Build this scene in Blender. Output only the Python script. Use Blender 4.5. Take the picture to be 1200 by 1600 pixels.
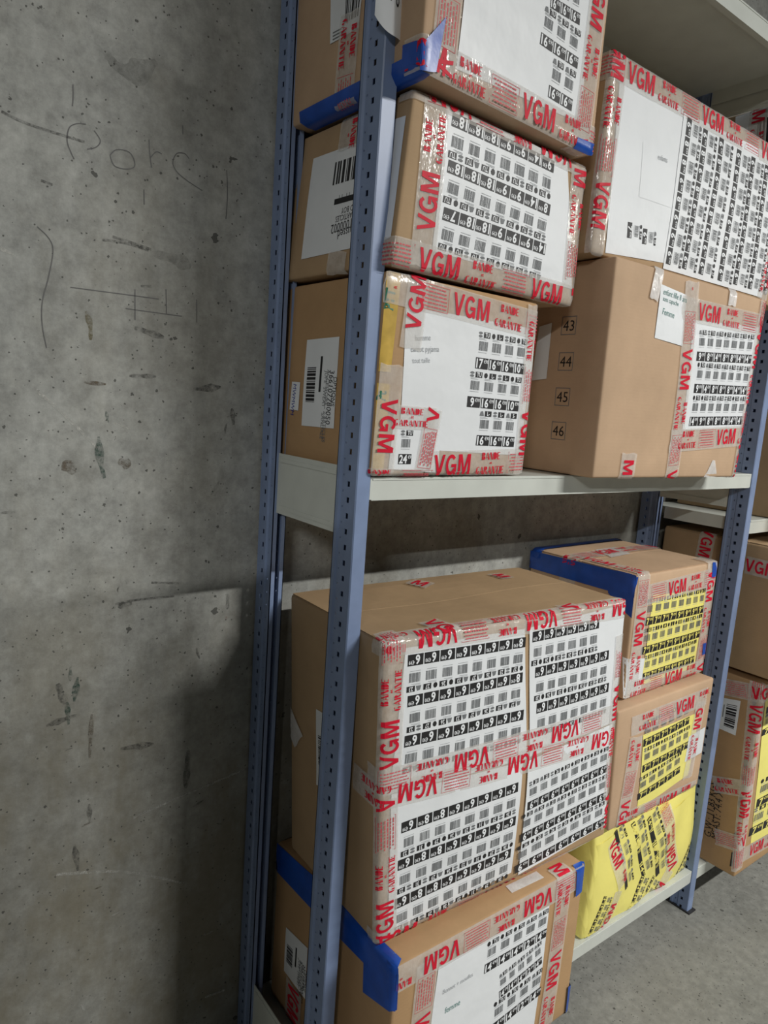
import bpy, math, random
from mathutils import Matrix, Vector

for o in list(bpy.data.objects):
    bpy.data.objects.remove(o)
scene = bpy.context.scene
C = scene.collection

# ------------------------------------------------------------------ camera
cam_data = bpy.data.cameras.new('camera')
cam = bpy.data.objects.new('camera', cam_data)
C.objects.link(cam)
cam_data.sensor_fit = 'VERTICAL'
cam_data.sensor_height = 24.0
cam_data.lens = 1092.77 / 1600 * 24.0
cam_data.clip_start = 0.02
RX, UP, FW = (0.79634, -0.60081, 0.06973), (0.03714, 0.16365, 0.98582), (0.60371, 0.78246, -0.15264)
cam.matrix_world = Matrix(((RX[0], UP[0], -FW[0], -0.6092),
                           (RX[1], UP[1], -FW[1], -0.8839),
                           (RX[2], UP[2], -FW[2], 1.3840),
                           (0, 0, 0, 1)))
scene.camera = cam

# ------------------------------------------------------------------ world, lamps, exposure
world = bpy.data.worlds.new('world')
scene.world = world
world.use_nodes = True
world.node_tree.nodes['Background'].inputs[0].default_value = (0.83, 0.92, 1.0, 1)
world.node_tree.nodes['Background'].inputs[1].default_value = 0.013


def tube_lamp(loc, power, length=1.25, width=0.07):
    l = bpy.data.lights.new('tube_lamp', 'AREA')
    l.shape = 'RECTANGLE'
    l.size = length
    l.size_y = width
    l.energy = power
    l.color = (1.0, 0.985, 0.94)
    o = bpy.data.objects.new('tube_lamp', l)
    C.objects.link(o)
    o.location = loc
    return o


tube_lamp((1.62, -2.55, 2.95), 142)       # the fluorescent tube over the aisle that throws the shadows
tube_lamp((4.6, -2.55, 2.95), 80)         # the next tube along the aisle
tube_lamp((-3.2, -3.0, 2.90), 115)         # the tube at the left, cut off low down by the added light-blocking wall
vs = scene.view_settings
vs.view_transform = 'Standard'
vs.look = 'None'
vs.gamma = 1.0
vs.use_curve_mapping = False
vs.exposure = 0.15

WALL_Y = 0.30
POST_X = (0.0, 1.258, 2.516)
BACK_Y = 0.2703


# ------------------------------------------------------------------ materials
def nodes_mat(name):
    m = bpy.data.materials.new(name)
    m.use_nodes = True
    nt = m.node_tree
    return m, nt, nt.nodes['Principled BSDF']


def N(nt, t, **kw):
    n = nt.nodes.new(t)
    for k, v in kw.items():
        if k.startswith('i_'):
            n.inputs[k[2:].replace('_', ' ')].default_value = v
        else:
            setattr(n, k, v)
    return n


def noise(nt, scale, detail=4, rough=.55, vec=None):
    n = N(nt, 'ShaderNodeTexNoise')
    n.inputs['Scale'].default_value = scale
    n.inputs['Detail'].default_value = detail
    n.inputs['Roughness'].default_value = rough
    if vec is not None:
        nt.links.new(vec, n.inputs['Vector'])
    return n.outputs['Fac']


def ramp(nt, fac, stops, interp='LINEAR'):
    r = N(nt, 'ShaderNodeValToRGB')
    r.color_ramp.interpolation = interp
    el = r.color_ramp.elements
    while len(el) < len(stops):
        el.new(0.5)
    for e, (p, c) in zip(el, stops):
        e.position = p
        e.color = (*c, 1) if len(c) == 3 else c
    nt.links.new(fac, r.inputs[0])
    return r.outputs[0]


def mixc(nt, fac, a, b, mode='MIX'):
    m = N(nt, 'ShaderNodeMix', data_type='RGBA', blend_type=mode)
    for s, v in ((m.inputs[0], fac), (m.inputs[6], a), (m.inputs[7], b)):
        if isinstance(v, (int, float)):
            s.default_value = v
        elif isinstance(v, tuple):
            s.default_value = (*v, 1)
        else:
            nt.links.new(v, s)
    return m.outputs[2]


def math_(nt, op, a, b=0.0):
    m = N(nt, 'ShaderNodeMath', operation=op)
    for s, v in ((m.inputs[0], a), (m.inputs[1], b)):
        if isinstance(v, (int, float)):
            s.default_value = v
        else:
            nt.links.new(v, s)
    return m.outputs[0]


def bump(nt, h, strength, dist=.002):
    b = N(nt, 'ShaderNodeBump')
    b.inputs['Strength'].default_value = strength
    b.inputs['Distance'].default_value = dist
    nt.links.new(h, b.inputs['Height'])
    return b.outputs['Normal']


def objvec(nt, scale=(1, 1, 1)):
    tc = N(nt, 'ShaderNodeTexCoord')
    mp = N(nt, 'ShaderNodeMapping')
    mp.inputs['Scale'].default_value = scale
    nt.links.new(tc.outputs['Object'], mp.inputs['Vector'])
    return mp.outputs['Vector']


def plain(name, col, rough=.6, var=.12, scale=40, metal=0.0, bmp=0.0, spec=.5):
    m, nt, p = nodes_mat(name)
    v = objvec(nt)
    f = noise(nt, scale, 3, .5, v)
    c = ramp(nt, f, [(.3, tuple(x * (1 - var) for x in col)), (.7, tuple(min(1, x * (1 + var)) for x in col))])
    nt.links.new(c, p.inputs['Base Color'])
    p.inputs['Roughness'].default_value = rough
    p.inputs['Metallic'].default_value = metal
    p.inputs['Specular IOR Level'].default_value = spec
    if bmp:
        nt.links.new(bump(nt, f, bmp), p.inputs['Normal'])
    return m


def cardboard(name, col):
    m, nt, p = nodes_mat(name)
    v = objvec(nt)
    fib = noise(nt, 900, 2, .5, objvec(nt, (.15, .15, 1)))
    blot = noise(nt, 9, 4, .6, v)
    c = ramp(nt, blot, [(.25, tuple(x * .88 for x in col)), (.75, tuple(x * 1.08 for x in col))])
    c = mixc(nt, math_(nt, 'MULTIPLY', fib, .16), c, tuple(x * .55 for x in col))
    w = N(nt, 'ShaderNodeTexWave', wave_type='BANDS', bands_direction='Z')
    w.inputs['Scale'].default_value = 48
    w.inputs['Distortion'].default_value = .6
    nt.links.new(v, w.inputs['Vector'])
    nt.links.new(c, p.inputs['Base Color'])
    p.inputs['Roughness'].default_value = .72
    p.inputs['Specular IOR Level'].default_value = .25
    h = math_(nt, 'ADD', math_(nt, 'MULTIPLY', w.outputs['Fac'], .05), math_(nt, 'MULTIPLY', blot, .9))
    nt.links.new(bump(nt, h, .22, .004), p.inputs['Normal'])
    return m


def paper(name, col):
    m, nt, p = nodes_mat(name)
    v = objvec(nt)
    f = noise(nt, 14, 3, .5, v)
    c = ramp(nt, f, [(.3, tuple(x * .95 for x in col)), (.7, col)])
    nt.links.new(c, p.inputs['Base Color'])
    p.inputs['Roughness'].default_value = .42
    nt.links.new(bump(nt, f, .35, .008), p.inputs['Normal'])
    return m


def clear_tape(name, tint, opacity, rough=.13):
    m, nt, p = nodes_mat(name)
    v = objvec(nt)
    f = noise(nt, 55, 3, .6, v)
    nt.links.new(ramp(nt, f, [(.3, tuple(x * .93 for x in tint)), (.7, tint)]), p.inputs['Base Color'])
    p.inputs['Roughness'].default_value = rough
    wr = noise(nt, 30, 4, .65, objvec(nt, (1, 1, .35)))
    nt.links.new(bump(nt, wr, .5, .006), p.inputs['Normal'])
    a = ramp(nt, f, [(.3, (opacity - .06,) * 3), (.75, (min(1, opacity + .08),) * 3)])
    nt.links.new(a, p.inputs['Alpha'])
    return m


def smear(name, col, amax=.85):
    m, nt, p = nodes_mat(name)
    v = objvec(nt)
    f = noise(nt, 90, 6, .75, v)
    p.inputs['Base Color'].default_value = (*col, 1)
    p.inputs['Roughness'].default_value = .8
    nt.links.new(ramp(nt, f, [(.40, (0, 0, 0)), (.66, (amax,) * 3)]), p.inputs['Alpha'])
    return m


def concrete(name, floor=False):
    m, nt, p = nodes_mat(name)
    v = objvec(nt)
    big = noise(nt, 1.7, 5, .6, v)
    mid = noise(nt, 8, 6, .68, v)
    fine = noise(nt, 45, 8, .72, v)
    if floor:
        c = ramp(nt, big, [(.3, (.185, .19, .175)), (.7, (.25, .25, .23))])
    else:
        c = ramp(nt, big, [(.28, (.29, .297, .285)), (.5, (.37, .378, .36)), (.72, (.43, .435, .41))])
    c = mixc(nt, .32, c, ramp(nt, mid, [(.25, (.24, .23, .21)), (.5, (.5, .5, .5)), (.75, (.74, .74, .73))]), 'OVERLAY')
    c = mixc(nt, .5, c, ramp(nt, fine, [(.3, (.22, .22, .22)), (.7, (.76, .76, .76))]), 'OVERLAY')
    if not floor:
        streak = noise(nt, 5, 5, .7, objvec(nt, (3.2, 1, .5)))
        c = mixc(nt, .35, c, ramp(nt, streak, [(.3, (.36, .36, .35)), (.7, (.62, .62, .62))]), 'OVERLAY')
    h = math_(nt, 'ADD', math_(nt, 'MULTIPLY', fine, .25), mid)
    # brown water and dirt stains, denser low down on the wall
    sep = N(nt, 'ShaderNodeSeparateXYZ')
    nt.links.new(v, sep.inputs[0])
    st = noise(nt, 3.2, 6, .7, objvec(nt, (1, 1, .45)))
    lowf = N(nt, 'ShaderNodeMapRange')
    lowf.inputs['From Min'].default_value = 1.15
    lowf.inputs['From Max'].default_value = .6
    nt.links.new(sep.outputs['Z'], lowf.inputs['Value'])
    sf = math_(nt, 'MULTIPLY', ramp(nt, st, [(.46, (0, 0, 0)), (.62, (1, 1, 1))]), .38 if floor else .25)
    if not floor:
        sf = math_(nt, 'ADD', sf, math_(nt, 'MULTIPLY', math_(nt, 'MULTIPLY', lowf.outputs[0], ramp(nt, st, [(.30, (0, 0, 0)), (.56, (1, 1, 1))])), .5))
    c = mixc(nt, sf, c, (.21, .185, .125) if not floor else (.2, .2, .18))
    # pits of two sizes, only in some of the cells
    for sc, rad, thr, seedoff in ((30, .14, .5, 0), (75, .24, .6, 3), (13, .085, .55, 7), (150, .28, .5, 5)):
        vo = N(nt, 'ShaderNodeTexVoronoi')
        vo.inputs['Scale'].default_value = sc
        mp = N(nt, 'ShaderNodeMapping')
        mp.inputs['Location'].default_value = (seedoff * 1.7, seedoff * .9, seedoff)
        nz = N(nt, 'ShaderNodeTexNoise')
        nz.inputs['Scale'].default_value = sc * 5
        nt.links.new(v, nz.inputs['Vector'])
        wob = mixc(nt, .30 / sc, v, nz.outputs['Color'], 'ADD')
        nt.links.new(wob, mp.inputs['Vector'])
        nt.links.new(mp.outputs['Vector'], vo.inputs['Vector'])
        sepc = N(nt, 'ShaderNodeSeparateColor')
        nt.links.new(vo.outputs['Color'], sepc.inputs[0])
        pick = math_(nt, 'GREATER_THAN', sepc.outputs[0], thr)
        lim = math_(nt, 'MULTIPLY', sepc.outputs[1], rad)
        pit = math_(nt, 'MULTIPLY', math_(nt, 'LESS_THAN', vo.outputs['Distance'], lim), pick)
        c = mixc(nt, math_(nt, 'MULTIPLY', pit, .8), c, (.06, .06, .055))
        h = math_(nt, 'SUBTRACT', h, math_(nt, 'MULTIPLY', pit, 1.2))
    nt.links.new(c, p.inputs['Base Color'])
    p.inputs['Roughness'].default_value = .7 if floor else .78
    p.inputs['Specular IOR Level'].default_value = .3
    nt.links.new(bump(nt, h, .35, .006), p.inputs['Normal'])
    return m


M = {
    'wall': concrete('concrete_wall'), 'floor': concrete('concrete_floor', True),
    'card': cardboard('cardboard', (.45, .31, .18)), 'card_light': cardboard('cardboard_light', (.54, .375, .245)),
    'card_gold': cardboard('cardboard_golden', (.46, .29, .15)),
    'white': paper('white_paper', (.80, .83, .86)), 'yellow': paper('yellow_paper', (.90, .82, .22)),
    'black': plain('black_ink', (.012, .012, .014), .5), 'inkwhite': plain('unprinted_paper', (.82, .85, .88), .45, .02),
    'grey': plain('grey_ink', (.16, .17, .18), .55), 'lightgrey': plain('pale_grey_ink', (.42, .44, .46), .55),
    'inkyellow': plain('unprinted_yellow_paper', (.88, .79, .2), .45, .02),
    'red': plain('red_ink', (.62, .010, .035), .5, .1, 40, 0, 0, .2), 'redlight': plain('pale_red_ink', (.62, .11, .13), .5, .1, 40, 0, 0, .2),
    'green': plain('green_ink', (.02, .17, .10), .4), 'pencil': plain('pencil_line', (.40, .42, .44), .6), 'greenpen': plain('green_pen', (.10, .24, .22), .5),
    'tape': clear_tape('clear_tape', (.80, .77, .73), .42), 'scrap': clear_tape('whitened_tape', (.86, .85, .84), .7, .2),
    'blue': plain('blue_tape', (.012, .075, .40), .3, .15, 30, 0, .3), 'yellowtape': plain('yellow_tape', (.62, .42, .10), .22, .2, 30, 0, .3),
    'steel_blue': plain('blue_painted_steel', (.21, .28, .45), .38, .07, 25), 'steel_white': plain('grey_white_painted_steel', (.58, .61, .57), .4, .04, 20),
    'dark': plain('dark_rubber', (.02, .02, .022), .7), 'blackprint': plain('black_carton_print', (.015, .015, .015), .6),
    'soot': smear('soot_mark', (.06, .06, .055), .7), 'softsoot': smear('faint_soot_mark', (.11, .11, .10), .4), 'olive': smear('olive_mark', (.16, .13, .05)), 'gpaint': smear('green_paint', (.035, .085, .065)),
    'brown': smear('brown_mark', (.14, .11, .075)), 'redpaint': smear('red_paint', (.4, .03, .03)), 'chalk': smear('chalk_scratch', (.62, .62, .58)),
    'penblue': plain('blue_pen', (.02, .04, .30), .5),
    'wallpen': plain('graphite_line', (.15, .15, .15), .7),
}


# ------------------------------------------------------------------ object helpers
def link(name, verts, faces, mats, parent=None, smooth=False, midx=None):
    me = bpy.data.meshes.new(name)
    me.from_pydata(verts, [], faces)
    for mt in (mats if isinstance(mats, (list, tuple)) else [mats]):
        me.materials.append(M[mt])
    if midx:
        me.polygons.foreach_set('material_index', midx)
    if smooth:
        me.polygons.foreach_set('use_smooth', [True] * len(me.polygons))
    me.update()
    o = bpy.data.objects.new(name, me)
    C.objects.link(o)
    o.parent = parent
    return o


def thing(name, label, cat, loc=(0, 0, 0), rz=0.0, group=None):
    o = bpy.data.objects.new(name, None)
    o.empty_display_size = .05
    C.objects.link(o)
    o.location = loc
    o.rotation_euler = (0, 0, rz)
    o['label'] = label
    o['category'] = cat
    if group:
        o['group'] = group
    return o


class Mesh:
    def __init__(s):
        s.v, s.f = [], []

    def box(s, x0, x1, y0, y1, z0, z1):
        b = len(s.v)
        s.v += [(x0, y0, z0), (x1, y0, z0), (x1, y1, z0), (x0, y1, z0), (x0, y0, z1), (x1, y0, z1), (x1, y1, z1), (x0, y1, z1)]
        s.f += [tuple(b + i for i in q) for q in ((3, 2, 1, 0), (4, 5, 6, 7), (0, 1, 5, 4), (1, 2, 6, 5), (2, 3, 7, 6), (3, 0, 4, 7))]

    def quad(s, *p):
        b = len(s.v)
        s.v += list(p)
        s.f.append(tuple(range(b, b + len(p))))


# ------------------------------------------------------------------ setting: floor and concrete wall
m = Mesh()
m.box(-3.0, 6.0, -5.0, WALL_Y + .2, -.1, 0)
o = link('floor', m.v, m.f, 'floor')
o['kind'] = 'structure'
o['label'] = 'grey bare concrete floor with faint stains'
m = Mesh()
m.box(-3.0, 6.0, WALL_Y, WALL_Y + .2, 0, 3.3)
m2 = Mesh()
m2.box(-3.6, -1.15, -1.16, -1.02, 0, 1.78)  # unseen wall added to cut off the left tube's light low down
o = link('light_blocker_wall', m2.v, m2.f, 'wall')
o['kind'] = 'structure'
o['label'] = 'half-height grey wall added out of view to block the left tube'
wall = link('wall_back', m.v, m.f, 'wall')
wall['kind'] = 'structure'
wall['label'] = 'rough grey concrete wall with pits, stains and pencil writing'


def ribbon(path, w):
    vs_, fs = [], []
    n = len(path)
    pts = []
    for i in range(n - 1):                       # smooth the stroke
        p0, p1, p2, p3 = path[max(i - 1, 0)], path[i], path[i + 1], path[min(i + 2, n - 1)]
        for k in range(5):
            t = k / 5
            pts.append(tuple(.5 * (2 * b + (c - a) * t + (2 * a - 5 * b + 4 * c - d) * t * t + (3 * b - a - 3 * c + d) * t ** 3) for a, b, c, d in zip(p0, p1, p2, p3)))
    pts.append(tuple(path[-1]))
    for i, p in enumerate(pts):
        a, b = pts[max(i - 1, 0)], pts[min(i + 1, len(pts) - 1)]
        dx, dz = b[0] - a[0], b[1] - a[1]
        L = math.hypot(dx, dz) or 1
        ww = w(i / (len(pts) - 1)) if callable(w) else w
        nx, nz = -dz / L * ww / 2, dx / L * ww / 2
        vs_ += [(p[0] + nx, WALL_Y - .0006, p[1] + nz), (p[0] - nx, WALL_Y - .0006, p[1] - nz)]
    fs = [(2 * i, 2 * i + 1, 2 * i + 3, 2 * i + 2) for i in range(len(pts) - 1)]
    return vs_, fs


def wall_marks():
    for name, sets, w, mt in (('pencil_writing', PEN, .0014, 'wallpen'), ('scrape_mark', SCR, .004, 'soot'), ('pale_scratch', WHI, .005, 'chalk')):
        for p in sets:
            v, f = ribbon(p, w)
            link(name, v, f, mt, wall)
    rnd = random.Random(4)
    for c, w, p in BLOB:
        ph = rnd.random() * 6
        v, f = ribbon(p, lambda t: w * (.25 + math.sin(math.pi * min(max(t, .04), .96)) * (.75 + .35 * math.sin(9 * t + ph))))
        link('paint_mark' if c in ('green', 'red', 'olive') else 'smudge', v, f, {'green': 'gpaint', 'red': 'redpaint', 'soot': 'softsoot' if w >= .015 else 'soot'}.get(c, c), wall)


def wall_wear():
    rnd = random.Random(21)
    for k in range(70):                                  # short scrapes and dirt streaks left on the formwork face
        x, z = rnd.uniform(-.82, -.04), rnd.uniform(.1, 2.15)
        if z > 1.2 and rnd.random() < .45:
            continue
        L, a = rnd.uniform(.006, .034), rnd.choice((rnd.gauss(1.57, .25), rnd.gauss(0, .3)))
        dx, dz = L * math.cos(a), L * math.sin(a)
        p = [(x, z), (x + dx * .5 + rnd.uniform(-.002, .002), z + dz * .5), (x + dx, z + dz)]
        v, f = ribbon(p, lambda t: L * .16 * (.3 + math.sin(math.pi * min(max(t, .05), .95))))
        link('smudge' if k % 6 else 'pale_scratch', v, f, 'chalk' if k % 6 == 0 else rnd.choice(('soot', 'soot', 'softsoot', 'brown')), wall)


def wall_marks_later():
    wall_marks()
    wall_wear()


# ------------------------------------------------------------------ shelving rack
def post_mesh(name, flip):
    """Pressed steel upright: front web, two flanges with a row of square holes, a groove with small dimple holes."""
    H = 2.46
    v, f = [], []

    def strip(p0, p1, z0=0.0, z1=H):
        b = len(v)
        v.extend([(*p0, z0), (*p1, z0), (*p1, z1), (*p0, z1)])
        f.append((b, b + 1, b + 2, b + 3))

    def holed(p0, p1, t0, t1, zc0, hh, pitch):
        L = lambda t: (p0[0] + (p1[0] - p0[0]) * t, p0[1] + (p1[1] - p0[1]) * t)
        strip(p0, L(t0))
        strip(L(t1), p1)
        z = 0.0
        zc = zc0
        while zc + hh < H:
            strip(L(t0), L(t1), z, zc - hh / 2)
            z = zc + hh / 2
            zc += pitch
        strip(L(t0), L(t1), z, H)
    half = [(.0, .035), (.0, .0265), (.003, .023), (.003, .0135), (.0, .010), (.0, -.0195), (.0018, -.0212)]
    W = .027
    for side in (0, 1):
        pts = [((W - x) if side else x, (-y if flip else y)) for x, y in half]
        inner = ((W - .009) if side else .009, pts[0][1])
        if (side == 1) != flip:
            seq = lambda a, b: (b, a)
        else:
            seq = lambda a, b: (a, b)
        strip(*seq(inner, pts[0]))
        for i in range(len(pts) - 1):
            a, b = pts[i], pts[i + 1]
            if i == 4:
                L = .0295
                t0, t1 = (.010 - .0035) / L, (.010 + .0035) / L
                if seq(a, b) == (a, b):
                    holed(a, b, t0, t1, .004 + .0, .0085, .025)
                else:
                    holed(b, a, 1 - t1, 1 - t0, .004 + .0, .0085, .025)
            elif i == 2:
                if seq(a, b) == (a, b):
                    holed(a, b, .35, .62, .0165, .003, .025)
                else:
                    holed(b, a, .38, .65, .0165, .003, .025)
            else:
                strip(*seq(a, b))
    ys = .0212 if flip else -.0212
    a, b = (.0018, ys), (W - .0018, ys)
    strip(*((b, a) if flip else (a, b)))
    me = bpy.data.meshes.new(name)
    me.from_pydata(v, [], f)
    me.materials.append(M['steel_blue'])
    return me


rack = thing('shelving_rack', 'blue steel post shelving rack with grey-white shelves against the concrete wall', 'shelving rack')
pm = {False: post_mesh('post', False), True: post_mesh('post', True)}
for x in POST_X:
    for flip, y in ((False, 0.0), (True, BACK_Y)):
        o = bpy.data.objects.new('post', pm[flip])
        C.objects.link(o)
        o.parent = rack
        o.location = (x, y, .004)
        s = o.modifiers.new('thickness', 'SOLIDIFY')
        s.thickness = .0015
        s.offset = -1
        m = Mesh()
        yy = (-.03, .045)
        m.box(x - .004, x + .031, y + yy[0], y + (.0295 if flip else yy[1]), 0, .004)
        link('foot_plate', m.v, m.f, 'dark', rack)


def shelf_mesh(x0, x1, zt, lip=.035):
    m = Mesh()
    y0, y1, t = -.018, .2885, .0014
    m.box(x0, x1, y0, y1, zt - t, zt)
    for y, s in ((y0, 1), (y1, -1)):
        ya, yb = sorted((y, y + s * t))
        m.box(x0, x1, ya, yb, zt - lip, zt - t)
        ya, yb = sorted((y, y + s * .014))
        m.box(x0 + .004, x1 - .004, ya, yb, zt - lip - t, zt - lip)
        m.box(x0 + .004, x1 - .004, *sorted((y - s * .0012, y)), zt - .0045, zt - .002)
    for x, s in ((x0, 1), (x1, -1)):
        xa, xb = sorted((x, x + s * t))
        m.box(xa, xb, y0 + .06, y1 - .06, zt - lip, zt - t)
    return m


def plate_mesh(x, z0, z1):
    m = Mesh()
    m.box(x, x + .0015, .030, .241, z0, z1)
    for z in (z0 + .012, z1 - .012):
        m.box(x - .0018, x, .045, .225, z - .0035, z + .0035)
    return m


for (xa, xb), levels in (((.0285, 1.2565), (.13, 1.2703, 2.265)), ((1.2865, 2.5145), (.13, 1.146, 1.795))):
    for z in levels:
        m = shelf_mesh(xa, xb, z)
        link('shelf', m.v, m.f, 'steel_white', rack)
for x in (.006, 1.2615):
    for z0, z1 in ((.088, .196), (1.174, 1.283), (2.19, 2.30)):
        m = plate_mesh(x, z0, z1)
        link('side_plate', m.v, m.f, 'steel_white', rack)
m = Mesh()
m.box(1.262, 1.2635, -.012, .002, 1.236, 1.276)
link('shelf_clip', m.v, m.f, 'steel_white', rack)


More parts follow.
